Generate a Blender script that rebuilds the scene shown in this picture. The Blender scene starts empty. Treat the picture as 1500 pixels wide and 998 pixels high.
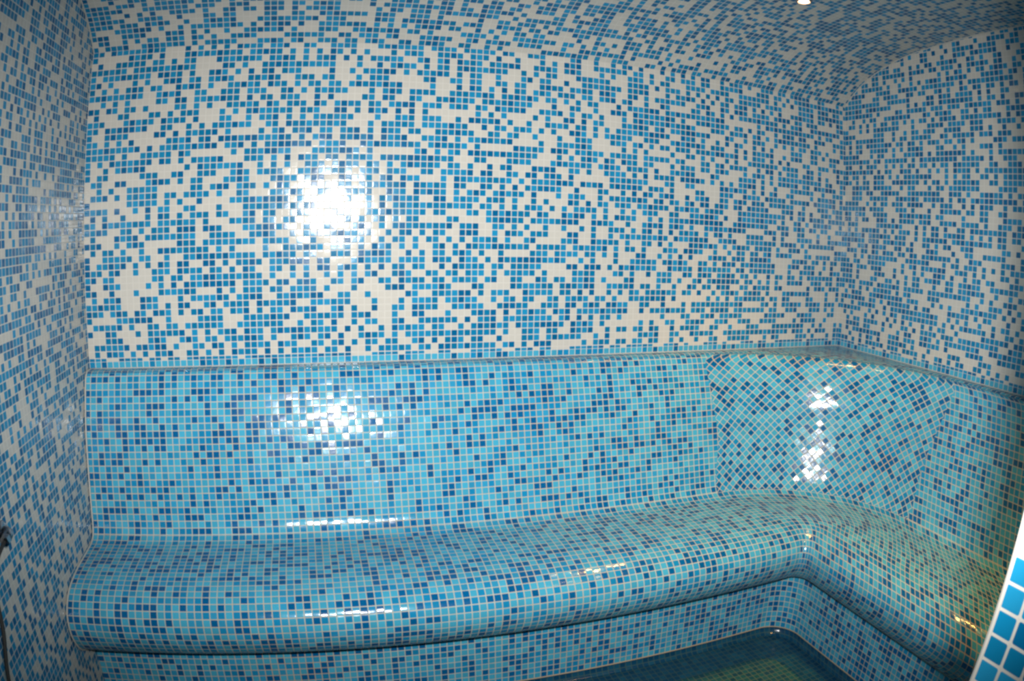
import bpy, bmesh, math, random
from mathutils import Vector, Matrix

scene = bpy.context.scene
COL = scene.collection
W = 2.852          # room width (x)
DEPTH = 1.95       # inner depth, back wall (y = 0) to the inner face of the front wall
ZB = 1.0           # top of the bench backrest
PITCH = 0.0215     # mosaic pitch
random.seed(4)

# ------------------------------------------------------------------ materials
def srgb(r, g, b):
    f = lambda c: c / 12.92 if c <= 0.04045 else ((c + 0.055) / 1.055) ** 2.4
    return (f(r / 255), f(g / 255), f(b / 255), 1.0)

class NT:
    def __init__(self, name):
        self.m = bpy.data.materials.new(name); self.m.use_nodes = True
        self.t = self.m.node_tree; self.t.nodes.clear()
        self.out = self.t.nodes.new('ShaderNodeOutputMaterial')
        self.b = self.t.nodes.new('ShaderNodeBsdfPrincipled')
        self.t.links.new(self.b.outputs[0], self.out.inputs[0])
    def put(self, sock, v):
        if isinstance(v, bpy.types.NodeSocket): self.t.links.new(v, sock)
        else: sock.default_value = v
    def math(self, op, a, b=None, c=None, clamp=False):
        n = self.t.nodes.new('ShaderNodeMath'); n.operation = op; n.use_clamp = clamp
        for i, v in enumerate((a, b, c)):
            if v is not None: self.put(n.inputs[i], v)
        return n.outputs[0]
    def vmath(self, op, a, b=None):
        n = self.t.nodes.new('ShaderNodeVectorMath'); n.operation = op
        self.put(n.inputs[0], a)
        if b is not None: self.put(n.inputs[1], b)
        return n.outputs[1] if op in ('LENGTH', 'DOT_PRODUCT') else n.outputs[0]
    def maprange(self, v, a, b, c, d, smooth=False):
        n = self.t.nodes.new('ShaderNodeMapRange')
        n.interpolation_type = 'SMOOTHSTEP' if smooth else 'LINEAR'
        for i, x in enumerate((v, a, b, c, d)): self.put(n.inputs[i], x)
        return n.outputs[0]
    def mix(self, f, a, b):
        n = self.t.nodes.new('ShaderNodeMix'); n.data_type = 'RGBA'
        self.put(n.inputs[0], f); self.put(n.inputs[6], a); self.put(n.inputs[7], b)
        return n.outputs[2]
    def ramp(self, v, stops):
        n = self.t.nodes.new('ShaderNodeValToRGB'); r = n.color_ramp; r.interpolation = 'CONSTANT'
        acc = 0.0
        for i, (w, col) in enumerate(stops):
            e = r.elements[i] if i < len(r.elements) and i < 2 else r.elements.new(acc)
            e.position = acc; e.color = col; acc += w
        self.put(n.inputs[0], v)
        return n.outputs[0]
    def white(self, vec):
        n = self.t.nodes.new('ShaderNodeTexWhiteNoise'); n.noise_dimensions = '3D'
        self.put(n.inputs['Vector'], vec)
        return n.outputs['Value'], n.outputs['Color']
    def noise(self, vec, scale, detail=2.0):
        n = self.t.nodes.new('ShaderNodeTexNoise'); n.inputs['Scale'].default_value = scale
        n.inputs['Detail'].default_value = detail; self.put(n.inputs['Vector'], vec)
        return n.outputs['Fac']

def mosaic(name, palette, grout, half=0.445, seed=0.0, tilt=0.026, rough=0.13, row_palette=None,
           spec=0.32, border=None, grout_stain=None, jitter=0.0):
    k = NT(name)
    uv = k.t.nodes.new('ShaderNodeUVMap'); uv.uv_map = 'tiles'
    p = k.vmath('SCALE', uv.outputs[0]); k.t.nodes[-1].inputs['Scale'].default_value = 1.0 / PITCH
    cell = k.vmath('FLOOR', p)
    fr = k.vmath('SUBTRACT', k.vmath('FRACTION', p), (0.5, 0.5, 0.0))
    cellz = k.vmath('ADD', cell, (0.37, 0.61, seed + 0.5))
    val, rnd = k.white(cellz)
    _, rnd2 = k.white(k.vmath('ADD', cell, (11.3, 5.7, seed + 40.2)))
    col = k.ramp(val, palette)
    sep = k.t.nodes.new('ShaderNodeSeparateXYZ'); k.t.links.new(cell, sep.inputs[0])
    if row_palette:                       # lowest course of the wall laid in the bench tiles
        c2 = k.ramp(k.white(k.vmath('ADD', cell, (3.3, 9.1, seed + 7.7)))[0], row_palette)
        sel = k.math('COMPARE', sep.outputs[1], 0.0, 0.4)
        col = k.mix(sel, col, c2)
    # brightness of each glass tile varies a little
    sr = k.t.nodes.new('ShaderNodeSeparateColor'); k.t.links.new(rnd2, sr.inputs[0])
    hv = k.t.nodes.new('ShaderNodeHueSaturation')
    k.put(hv.inputs['Value'], k.maprange(sr.outputs[2], 0, 1, 0.90, 1.10)); k.put(hv.inputs['Color'], col)
    # white tiles are all alike, only the coloured glass varies
    sc = k.t.nodes.new('ShaderNodeSeparateColor'); k.t.links.new(col, sc.inputs[0])
    k.put(hv.inputs['Fac'], k.math('LESS_THAN', sc.outputs[0], 0.3))
    col = hv.outputs[0]
    # rounded tile outline
    a = k.vmath('ABSOLUTE', fr)
    q = k.vmath('MAXIMUM', k.vmath('SUBTRACT', a, (half - 0.10, half - 0.10, 0.0)), (0.0, 0.0, 0.0))
    d = k.math('SUBTRACT', k.vmath('LENGTH', q), 0.10)
    mask = k.maprange(d, -0.035, 0.02, 1.0, 0.0, True)
    gcol = grout
    if grout_stain:
        n = k.noise(uv.outputs[0], 2.3, 3.0)
        gcol = k.mix(k.maprange(n, 0.45, 0.7, 0.0, 1.0), grout, grout_stain)
    k.put(k.b.inputs['Base Color'], k.mix(mask, gcol, col))
    k.put(k.b.inputs['Roughness'], k.maprange(mask, 0, 1, 0.75, rough))
    k.put(k.b.inputs['Specular IOR Level'], k.maprange(mask, 0, 1, 0.10, spec))
    sf = k.t.nodes.new('ShaderNodeSeparateXYZ'); k.t.links.new(fr, sf.inputs[0])
    sx = k.math('MULTIPLY', k.math('SUBTRACT', sr.outputs[0], 0.5), sf.outputs[0])
    sy = k.math('MULTIPLY', k.math('SUBTRACT', sr.outputs[1], 0.5), sf.outputs[1])
    tl = k.math('MULTIPLY', k.math('ADD', sx, sy), 2 * tilt * PITCH)
    pil = k.math('MULTIPLY', k.maprange(d, -0.16, 0.0, 1.0, 0.0, True), 0.00009)
    wob = k.math('MULTIPLY', k.noise(p, 1.1, 1.0), 0.00022)
    h = k.math('ADD', k.math('ADD', tl, pil), wob)
    bp = k.t.nodes.new('ShaderNodeBump'); bp.inputs['Strength'].default_value = 1.0
    bp.inputs['Distance'].default_value = 1.0
    k.put(bp.inputs['Height'], h); k.t.links.new(bp.outputs[0], k.b.inputs['Normal'])
    return k.m

def plain(name, col, rough=0.5, metal=0.0, bump=0.0):
    k = NT(name)
    tc = k.t.nodes.new('ShaderNodeTexCoord')
    n = k.noise(tc.outputs['Object'], 60.0, 3.0)
    dark = tuple(c * 0.85 for c in col[:3]) + (1.0,)
    k.put(k.b.inputs['Base Color'], k.mix(n, dark, col))
    k.put(k.b.inputs['Roughness'], rough); k.put(k.b.inputs['Metallic'], metal)
    if bump:
        bp = k.t.nodes.new('ShaderNodeBump'); bp.inputs['Distance'].default_value = bump
        k.put(bp.inputs['Height'], n); k.t.links.new(bp.outputs[0], k.b.inputs['Normal'])
    return k.m

WHITE = (0.4056, 0.3939, 0.3588, 1); GROUT = (0.4368, 0.4251, 0.3900, 1)
BL1 = (0.0094, 0.1778, 0.3315, 1); BL2 = (0.0031, 0.1310, 0.2613, 1); BL3 = (0.0010, 0.0880, 0.2050, 1)
AQ = (0.0410, 0.2700, 0.4000, 1); AQ2 = (0.0218, 0.2184, 0.3744, 1); AB = (0.0062, 0.1677, 0.3276, 1); AD = (0.0008, 0.0800, 0.2100, 1)
WALLP = [(0.36, WHITE), (0.25, BL1), (0.25, BL2), (0.14, BL3)]
BENCHP = [(0.36, AQ), (0.20, AQ2), (0.20, AB), (0.24, AD)]
ROWP = [(0.70, AQ), (0.14, AB), (0.16, BL3)]
BGROUT = (0.3588, 0.3666, 0.3198, 1); STAIN = (0.3744, 0.2964, 0.2028, 1)
M = dict(
    wall=mosaic('wall_mosaic', WALLP, GROUT, seed=3.0, row_palette=ROWP),
    wall_l=mosaic('wall_mosaic_left', WALLP, GROUT, seed=13.0),
    wall_r=mosaic('wall_mosaic_right', WALLP, GROUT, seed=23.0, row_palette=ROWP),
    ceil=mosaic('ceiling_mosaic', WALLP, GROUT, seed=33.0),
    jamb=mosaic('jamb_mosaic', [(0.12, WHITE), (0.36, BL1), (0.34, BL2), (0.18, BL3)], GROUT, seed=64.0),
    bench=mosaic('bench_mosaic', BENCHP, BGROUT, half=0.445, seed=5.0, tilt=0.045, rough=0.15, spec=0.28, grout_stain=STAIN),
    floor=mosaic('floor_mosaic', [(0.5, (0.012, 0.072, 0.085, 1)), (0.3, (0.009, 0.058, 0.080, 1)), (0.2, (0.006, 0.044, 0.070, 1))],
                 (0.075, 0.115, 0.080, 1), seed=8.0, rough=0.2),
    border=mosaic('floor_border_mosaic', [(0.6, (0.003, 0.040, 0.090, 1)), (0.4, (0.006, 0.055, 0.105, 1))],
                  (0.03, 0.07, 0.08, 1), half=0.44, seed=9.0, rough=0.2),
    bead=plain('pale_grout_bead', (0.40, 0.39, 0.355, 1), 0.6),
    bead2=plain('cream_grout_bead', (0.38, 0.30, 0.20, 1), 0.6),
    chrome=plain('chrome', (0.30, 0.30, 0.32, 1), 0.08, 1.0),
    rubber=plain('black_rubber', (0.012, 0.013, 0.012, 1), 0.7),
    plaster=plain('grey_render', (0.42, 0.41, 0.39, 1), 0.85),
)
def emis(name, col, s):
    k = NT(name)
    k.put(k.b.inputs['Base Color'], (0.8, 0.8, 0.8, 1)); k.put(k.b.inputs['Roughness'], 0.2)
    k.put(k.b.inputs['Emission Color'], col); k.put(k.b.inputs['Emission Strength'], s)
    return k.m
M['glow'] = emis('warm_lamp_halo', (1.0, 0.42, 0.08, 1), 1.3)  # orange emission imitates the warm halo round a lit lamp
M['bulb'] = emis('lit_lamp_glass', (1.0, 0.72, 0.38, 1), 30.0)

# ------------------------------------------------------------------ mesh helpers
def link(name, bm, mats, parent=None, smooth=False):
    me = bpy.data.meshes.new(name); bm.to_mesh(me); bm.free()
    for m in (mats if isinstance(mats, (list, tuple)) else [mats]): me.materials.append(m)
    if smooth:
        for p in me.polygons: p.use_smooth = True
    o = bpy.data.objects.new(name, me); COL.objects.link(o)
    if parent: o.parent = parent
    return o
def structure(o): o['kind'] = 'structure'; return o
def tag(o, label, cat, group=None):
    o['label'] = label; o['category'] = cat
    if group: o['group'] = group
    return o

def box(bm, x0, y0, z0, x1, y1, z1, uoff=(0, 0), vz=ZB):
    uv = bm.loops.layers.uv.get('tiles') or bm.loops.layers.uv.new('tiles')
    v = [bm.verts.new(c) for c in [(x0, y0, z0), (x1, y0, z0), (x1, y1, z0), (x0, y1, z0),
                                   (x0, y0, z1), (x1, y0, z1), (x1, y1, z1), (x0, y1, z1)]]
    for f in ((0, 3, 2, 1), (4, 5, 6, 7), (0, 1, 5, 4), (1, 2, 6, 5), (2, 3, 7, 6), (3, 0, 4, 7)):
        fc = bm.faces.new([v[i] for i in f]); fc.normal_update(); n = fc.normal
        for l in fc.loops:
            c = l.vert.co
            if abs(n.x) > .5: q = (-c.y + uoff[0], c.z - vz)
            elif abs(n.y) > .5: q = (c.x + uoff[1], c.z - vz)
            else: q = (c.x, -c.y)
            l[uv].uv = q

def tube(bm, pts, r, seg=8, caps=True):
    rings = []; n = len(pts); P = [Vector(p) for p in pts]
    ref = None
    for i, p in enumerate(P):
        t = (P[min(i + 1, n - 1)] - P[max(i - 1, 0)]).normalized()
        if ref is None:
            ref = t.orthogonal().normalized()
        ref = (ref - t * ref.dot(t)).normalized(); b = t.cross(ref)
        rr = r[i] if isinstance(r, (list, tuple)) else r
        rings.append([bm.verts.new(p + (ref * math.cos(a) + b * math.sin(a)) * rr)
                      for a in [2 * math.pi * j / seg for j in range(seg)]])
    for i in range(n - 1):
        for j in range(seg):
            bm.faces.new([rings[i][j], rings[i][(j + 1) % seg], rings[i + 1][(j + 1) % seg], rings[i + 1][j]])
    if caps:
        bm.faces.new(rings[0][::-1]); bm.faces.new(rings[-1])

def lathe(bm, prof, mat=Matrix.Identity(4), seg=40):
    """prof: (radius, height) along local z"""
    rings = []
    for r, z in prof:
        if r < 1e-6: rings.append([bm.verts.new(mat @ Vector((0, 0, z)))])
        else: rings.append([bm.verts.new(mat @ Vector((r * math.cos(2 * math.pi * j / seg), r * math.sin(2 * math.pi * j / seg), z))) for j in range(seg)])
    for a, b in zip(rings, rings[1:]):
        for j in range(seg):
            k = (j + 1) % seg
            if len(a) == 1 and len(b) > 1: bm.faces.new([a[0], b[j], b[k]])
            elif len(b) == 1 and len(a) > 1: bm.faces.new([a[j], a[k], b[0]])
            elif len(a) > 1: bm.faces.new([a[j], a[k], b[k], b[j]])
    bmesh.ops.recalc_face_normals(bm, faces=bm.faces[:])

def smooth_profile(pts, step=0.012):
    """Catmull-Rom through (d, z) control points"""
    out = []
    P = [pts[0]] + list(pts) + [pts[-1]]
    for i in range(1, len(P) - 2):
        p0, p1, p2, p3 = P[i - 1], P[i], P[i + 1], P[i + 2]
        n = max(2, int(math.dist(p1, p2) / step))
        for k in range(n):
            t = k / n
            out.append(tuple(0.5 * (2 * p1[c] + (p2[c] - p0[c]) * t + (2 * p0[c] - 5 * p1[c] + 4 * p2[c] - p3[c]) * t * t
                                    + (3 * p1[c] - p0[c] - 3 * p2[c] + p3[c]) * t ** 3) for c in range(len(p1))))
    out.append(tuple(pts[-1]))
    return out

# ------------------------------------------------------------------ room shell
T = 0.12
def cut_course(bm):
    """above the lowest course sits a half-height course of cut tiles: shift the tile rows above it by half a tile"""
    bmesh.ops.bisect_plane(bm, geom=bm.verts[:] + bm.edges[:] + bm.faces[:], plane_co=(0, 0, ZB + PITCH), plane_no=(0, 0, 1))
    uv = bm.loops.layers.uv['tiles']
    for f in bm.faces:
        if f.calc_center_median().z > ZB + PITCH:
            for l in f.loops: l[uv].uv.y += PITCH / 2
bm = bmesh.new(); box(bm, -T, 0, -T, W + T, T, 2.42); cut_course(bm); structure(link('wall_back', bm, M['wall']))
bm = bmesh.new(); box(bm, -T, -DEPTH - 0.32, -T, 0, 0, 2.42); structure(link('wall_left', bm, M['wall_l']))
bm = bmesh.new(); box(bm, W, -DEPTH, -T, W + T, 0, 2.42); cut_course(bm); structure(link('wall_right', bm, M['wall_r']))
# front wall with the doorway the photograph is taken from
JX0, JX1, JY1 = 0.0, 1.193, -DEPTH - 0.32
bm = bmesh.new()
box(bm, JX1, JY1, -T, W + T, -DEPTH, 2.42, uoff=(-DEPTH - 0.0008, -JX1), vz=ZB - 0.003)
box(bm, JX0, JY1, 2.05, JX1, -DEPTH, 2.42)
structure(link('wall_front', bm, M['jamb']))

# coved, slightly vaulted ceiling running along the back wall
CP = smooth_profile([(0, 2.017), (0.035, 2.048), (0.09, 2.089), (0.19, 2.139), (0.35, 2.186), (0.50, 2.207), (0.645, 2.219),
                     (0.78, 2.227), (0.97, 2.232), (1.35, 2.236), (DEPTH, 2.236)], 0.03)
bm = bmesh.new(); uv = bm.loops.layers.uv.new('tiles')
s = 0; rows = []
for i, (d, z) in enumerate(CP):
    if i: s += math.dist(CP[i - 1], CP[i])
    rows.append((d, z, s, bm.verts.new((0, -d, z)), bm.verts.new((W, -d, z)), bm.verts.new((0, -d, 2.40)), bm.verts.new((W, -d, 2.40))))
for a, b in zip(rows, rows[1:]):
    f = bm.faces.new([a[3], b[3], b[4], a[4]])
    for l, q in zip(f.loops, ((0, a[2]), (0, b[2]), (W, b[2]), (W, a[2]))): l[uv].uv = q
    bm.faces.new([a[5], a[6], b[6], b[5]])
    bm.faces.new([a[3], a[5], b[5], b[3]]); bm.faces.new([a[4], b[4], b[6], a[6]])
a, b = rows[0], rows[-1]
bm.faces.new([a[3], a[4], a[6], a[5]]); bm.faces.new([b[3], b[5], b[6], b[4]])
ce = structure(link('ceiling', bm, M['ceil'], smooth=False))
for p in ce.data.polygons: p.use_smooth = p.normal.z < -0.2
ce.data.set_sharp_from_angle(angle=math.radians(40))

# floor: pale field inside a dark blue border
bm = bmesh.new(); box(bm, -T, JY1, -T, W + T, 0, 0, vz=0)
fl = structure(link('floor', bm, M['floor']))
# grout beads where the ceiling meets the walls
bm = bmesh.new(); tube(bm, [(0.002, -d, z - 0.001) for d, z in CP[:60]], 0.0026, 6); structure(link('trim_1', bm, M['bead']))
bm = bmesh.new(); tube(bm, [(W - 0.002, -d, z - 0.001) for d, z in CP[:60]], 0.0026, 6); structure(link('trim_2', bm, M['bead']))

bm = bmesh.new(); tube(bm, [(JX1 + 0.0008, -DEPTH - 0.0008, 0.002), (JX1 + 0.0008, -DEPTH - 0.0008, 2.23)], 0.0024, 8); structure(link('trim_4', bm, M['bead']))

# ------------------------------------------------------------------ the L-shaped tiled bench
def ring(d, z, r, e=0.0, narc=18, n1=24, n2=18):
    """points at distance d from the back and right walls, inner corner rounded with radius r; returns (co, u, zone)"""
    pts = []
    xa = W - (d + e) - r; ta = d + r          # e: extra distance from the right wall on the short arm
    for i in range(n1 + 1):
        x = 0.0012 + (xa - 0.0012) * i / n1; pts.append((Vector((x, -d, z)), x, 0, 0.0))
    K = 1.90 + (xa + r * math.pi / 2 - ta - 1.90) * 0.75
    for i in range(1, narc):
        a = math.pi / 2 * i / narc
        pts.append((Vector((xa + r * math.sin(a), -d - r + r * math.cos(a), z)), xa + (K + ta - xa) * i / narc, 1, a))
    for i in range(n2 + 1):
        t = ta + (DEPTH - 0.0012 - ta) * i / n2; pts.append((Vector((W - d - e, -t, z)), K + t, 2, math.pi / 2))
    return pts

def sweep(prof, v0=0.0, v_sign=1, diag=False):
    """prof: list of (d, z, r) -> a bmesh with tile UVs (u along the bench, v down the profile)"""
    bm = bmesh.new(); uv = bm.loops.layers.uv.new('tiles')
    v = v0; prev = None; pd = None
    for k, (d, z, r, *ex) in enumerate(prof):
        if pd: v += math.dist((d, z), pd)
        pd = (d, z)
        cur = [(bm.verts.new(c), u, zone, v, a) for c, u, zone, a in ring(d, z, r, *ex)]
        if prev:
            for i in range(len(cur) - 1):
                q = [prev[i], cur[i], cur[i + 1], prev[i + 1]]
                f = bm.faces.new([x[0] for x in q])
                zones = {x[2] for x in q}
                for l, x in zip(f.loops, q):
                    if diag and x[0].co.z > 0.9955:          # the flat ledge on top
                        l[uv].uv = (x[0].co.x, x[0].co.y)
                    elif diag and 1 in zones:
                        su = x[4] * 0.53
                        l[uv].uv = ((su + x[3]) * 0.7071 + 5.0, (su - x[3]) * 0.7071 + 7.0)
                    else: l[uv].uv = (x[1], x[3])
        prev = cur
    return bm, v

bench = bpy.data.objects.new('tiled_bench', None); COL.objects.link(bench)
tag(bench, 'L-shaped built-in steam room bench clad in turquoise and blue glass mosaic', 'bench')
PROF = [(0.0012, 1.000, 0.02), (0.022, 1.000, 0.34), (0.046, 0.998, 0.60), (0.064, 0.982, 0.66), (0.079, 0.945, 0.65), (0.099, 0.89, 0.625),
        (0.117, 0.835, 0.60), (0.150, 0.71, 0.55), (0.184, 0.59, 0.53), (0.200, 0.54, 0.52), (0.216, 0.516, 0.505)]
SEAT = [(0.216, 0.516, 0.505, 0), (0.246, 0.503, 0.48, 0), (0.32, 0.500, 0.40, 0), (0.41, 0.499, 0.27, 0), (0.485, 0.491, 0.13, -0.005),
        (0.540, 0.473, 0.06, -0.010), (0.579, 0.438, 0.036, -0.014), (0.591, 0.394, 0.032, -0.014), (0.582, 0.350, 0.034, -0.014), (0.555, 0.307, 0.045, -0.010), (0.511, 0.277, 0.07, 0),
        (0.465, 0.264, 0.10, 0), (0.432, 0.262, 0.12, 0)]
RISER = [(0.436, 0.267, 0.12, 0.034), (0.438, 0.20, 0.115, 0.036), (0.444, 0.10, 0.11, 0.038), (0.448, 0.030, 0.11, 0.040)]
SKIRT = [(0.448, 0.030, 0.11, 0.040), (0.452, 0.016, 0.11, 0.040), (0.462, 0.003, 0.11, 0.040), (0.470, 0.0008, 0.11, 0.040)]
b1, v1 = sweep(smooth_profile(PROF), diag=True)
o = link('backrest', b1, M['bench'], bench, True)
b2, v2 = sweep(smooth_profile(SEAT), v0=math.ceil(v1 / PITCH) * PITCH)
o = link('seat', b2, M['bench'], bench, True)
b3, v3 = sweep(smooth_profile(RISER), v0=math.ceil(v2 / PITCH) * PITCH)
o = link('riser', b3, M['bench'], bench, True)
b4, v4 = sweep(smooth_profile(SKIRT), v0=math.ceil(v3 / PITCH) * PITCH)
o = link('skirting', b4, M['border'], bench, True)
# grout bead round the bench end on the left wall, along its back edge and along the foot
full = [q[:2] for q in smooth_profile(PROF)] + [q[:2] for q in smooth_profile(SEAT)][1:]
bm = bmesh.new(); tube(bm, [(0.0042, -d - 0.0040, z + 0.0005) for d, z, *_ in full], 0.0028, 6)
link('grout_bead', bm, M['bead'], bench, True)
bm = bmesh.new(); tube(bm, [tuple(c) for c, u, zn, a in ring(0.0036, 1.0005, 0.012)], 0.0020, 6)
link('grout_bead', bm, M['bead'], bench, True)
bm = bmesh.new(); tube(bm, [tuple(c) for c, u, zn, a in ring(0.4495, 0.031, 0.11, 0.040)], 0.0022, 6)
link('grout_bead', bm, M['bead2'], bench, True)

# dark border band of the floor along the foot of the bench
bm = bmesh.new(); uv = bm.loops.layers.uv.new('tiles')
ra, rb = ring(0.42, 0.0015, 0.13, 0.04), ring(0.585, 0.0015, 0.09, 0.04)
va = [bm.verts.new(c) for c, u, z, a in ra]; vb = [bm.verts.new(c) for c, u, z, a in rb]
for i in range(len(va) - 1):
    f = bm.faces.new([va[i], vb[i], vb[i + 1], va[i + 1]])
    for l in f.loops: l[uv].uv = (l.vert.co.x, -l.vert.co.y)
structure(link('trim_3', bm, M['border']))

# ------------------------------------------------------------------ ceiling spotlights
def ceil_z(d):
    for a, b in zip(CP, CP[1:]):
        if a[0] <= d <= b[0]: return a[1] + (b[1] - a[1]) * (d - a[0]) / (b[0] - a[0])
    return CP[-1][1]
def spotlight(x, d, label):
    root = bpy.data.objects.new('ceiling_spotlight', None); COL.objects.link(root)
    root.location = (x, -d, ceil_z(d))
    tag(root, label, 'ceiling light', 'recessed ceiling spotlights')
    bm = bmesh.new()
    lathe(bm, [(0.0185, 0.010), (0.0185, -0.003), (0.021, -0.005), (0.025, -0.0045), (0.028, -0.001), (0.028, 0.008)])
    link('trim_ring', bm, M['chrome'], root, True)
    bm = bmesh.new()
    lathe(bm, [(0.0, -0.0050), (0.008, -0.0045), (0.014, -0.0025), (0.0165, 0.001), (0.0165, 0.006), (0.0, 0.007)])
    link('lamp_glass', bm, M['bulb'], root, True)
    bm = bmesh.new()
    lathe(bm, [(0.0168, 0.004), (0.0182, -0.0030), (0.0215, -0.0052), (0.0215, -0.0056), (0.0180, -0.0036), (0.0166, 0.003)])
    link('warm_halo_ring', bm, M['glow'], root, True)  # added ring whose own glow stands in for the bulb's halo
    return root
LAMPS = [(2.19, 0.52, 'small lit recessed spotlight in the mosaic ceiling, cut by the top edge'),
         (2.14, 1.45, 'small lit recessed spotlight in the mosaic ceiling beside the doorway')]
for x, d, lab in LAMPS:
    spotlight(x, d, lab)
    ld = bpy.data.lights.new('spotlight_glow', 'SPOT'); ld.energy = 85.0; ld.color = (1.0, 0.55, 0.13)
    ld.spot_size = math.radians(72); ld.spot_blend = 1.0; ld.shadow_soft_size = 0.045
    lo = bpy.data.objects.new('spotlight_glow', ld); COL.objects.link(lo); lo.location = (x, -d, ceil_z(d) - 0.03)

# ------------------------------------------------------------------ wall tap and hose on the left wall
tap = bpy.data.objects.new('wall_outlet', None); COL.objects.link(tap); tap.location = (0, -0.832, 0.803)
tag(tap, 'small chrome water outlet on the blue and white left wall', 'water outlet')
RX = Matrix.Rotation(math.pi / 2, 4, 'Y')
bm = bmesh.new(); lathe(bm, [(0.0, 0.0), (0.025, 0.0), (0.025, 0.003), (0.022, 0.007), (0.016, 0.010), (0.0, 0.010)], RX); link('flange', bm, M['chrome'], tap, True)
bm = bmesh.new()
tube(bm, [(0.008, 0, 0), (0.016, -0.001, 0), (0.022, -0.006, 0), (0.025, -0.014, -0.001), (0.026, -0.030, -0.003)], [0.013, 0.013, 0.013, 0.0125, 0.012], 20)
link('elbow', bm, M['chrome'], tap, True)
bm = bmesh.new(); tube(bm, [(0.026, -0.029, -0.003), (0.026, -0.033, -0.0034), (0.026, -0.044, -0.005)], [0.0145, 0.0145, 0.0135], 6)
link('hose_nut', bm, M['chrome'], tap)
bm = bmesh.new()
HP = smooth_profile([(0.026, -0.872, 0.798), (0.028, -0.92, 0.790), (0.036, -0.99, 0.765), (0.046, -1.022, 0.715), (0.052, -1.045, 0.668), (0.060, -1.112, 0.580), (0.075, -1.17, 0.43),
                     (0.085, -1.20, 0.25), (0.085, -1.21, 0.10), (0.080, -1.215, 0.012)], 0.02)
tube(bm, HP, 0.0048, 12)
hose = link('water_hose', bm, M['rubber'], None, True)
tag(hose, 'thin black rubber hose drooping from the chrome outlet, at the lower left edge', 'hose')

# ------------------------------------------------------------------ light: the flash above the lens, lamps above, dim passage behind
CAM = Vector((0.7648, -2.1686, 1.4286)); YAW, PIT, ROLL = 0.2889, 0.1632, 0.0223
fwd = Vector((math.sin(YAW) * math.cos(PIT), math.cos(YAW) * math.cos(PIT), -math.sin(PIT)))
rt0 = Vector((math.cos(YAW), -math.sin(YAW), 0)); up0 = rt0.cross(fwd)
rt = rt0 * math.cos(ROLL) + up0 * math.sin(ROLL); up = -rt0 * math.sin(ROLL) + up0 * math.cos(ROLL)
fd = bpy.data.lights.new('camera_flash', 'SPOT'); fd.shadow_soft_size = 0.022
fd.energy = 345.0; fd.color = (1.0, 0.97, 0.93); fd.spot_size = math.radians(139); fd.spot_blend = 1.0
fo = bpy.data.objects.new('camera_flash', fd); COL.objects.link(fo)
fo.location = CAM + rt * 0.095 + up * 0.125 + fwd * 0.02
aim = (fwd - up * 0.03).normalized(); aup = rt.cross(aim)
fo.rotation_euler = Matrix((rt, aup, -aim)).transposed().to_euler()
fo.scale = (1.0, 0.52, 1.0)                # a flash head covers more across than up and down
world = bpy.data.worlds.new('passage_gloom'); scene.world = world; world.use_nodes = True
world.node_tree.nodes['Background'].inputs[0].default_value = (0.55, 0.62, 0.66, 1)
world.node_tree.nodes['Background'].inputs[1].default_value = 0.03

# ------------------------------------------------------------------ camera: 16 mm fisheye, as the photograph was taken with
cd = bpy.data.cameras.new('camera'); co = bpy.data.objects.new('camera', cd); COL.objects.link(co); scene.camera = co
cd.type = 'PANO'; cd.sensor_fit = 'HORIZONTAL'; cd.sensor_width = 23.587; cd.sensor_height = 23.587 * 998 / 1500
cd.clip_start = 0.01
tgt = cd.cycles if hasattr(cd, 'cycles') and hasattr(cd.cycles, 'panorama_type') else cd
tgt.panorama_type = 'FISHEYE_EQUISOLID'; tgt.fisheye_lens = 16.0; tgt.fisheye_fov = math.pi
co.location = CAM
co.rotation_euler = Matrix((rt, up, -fwd)).transposed().to_euler()

vs = scene.view_settings
scene.display_settings.display_device = 'sRGB'
vs.view_transform = 'Standard'; vs.look = 'None'; vs.gamma = 1.0; vs.use_curve_mapping = False; vs.exposure = 0.0
scene.cycles.use_denoising = True
scene.cycles.max_bounces = 8
scene.cycles.sample_clamp_indirect = 1.5
scene.cycles.filter_width = 2.8
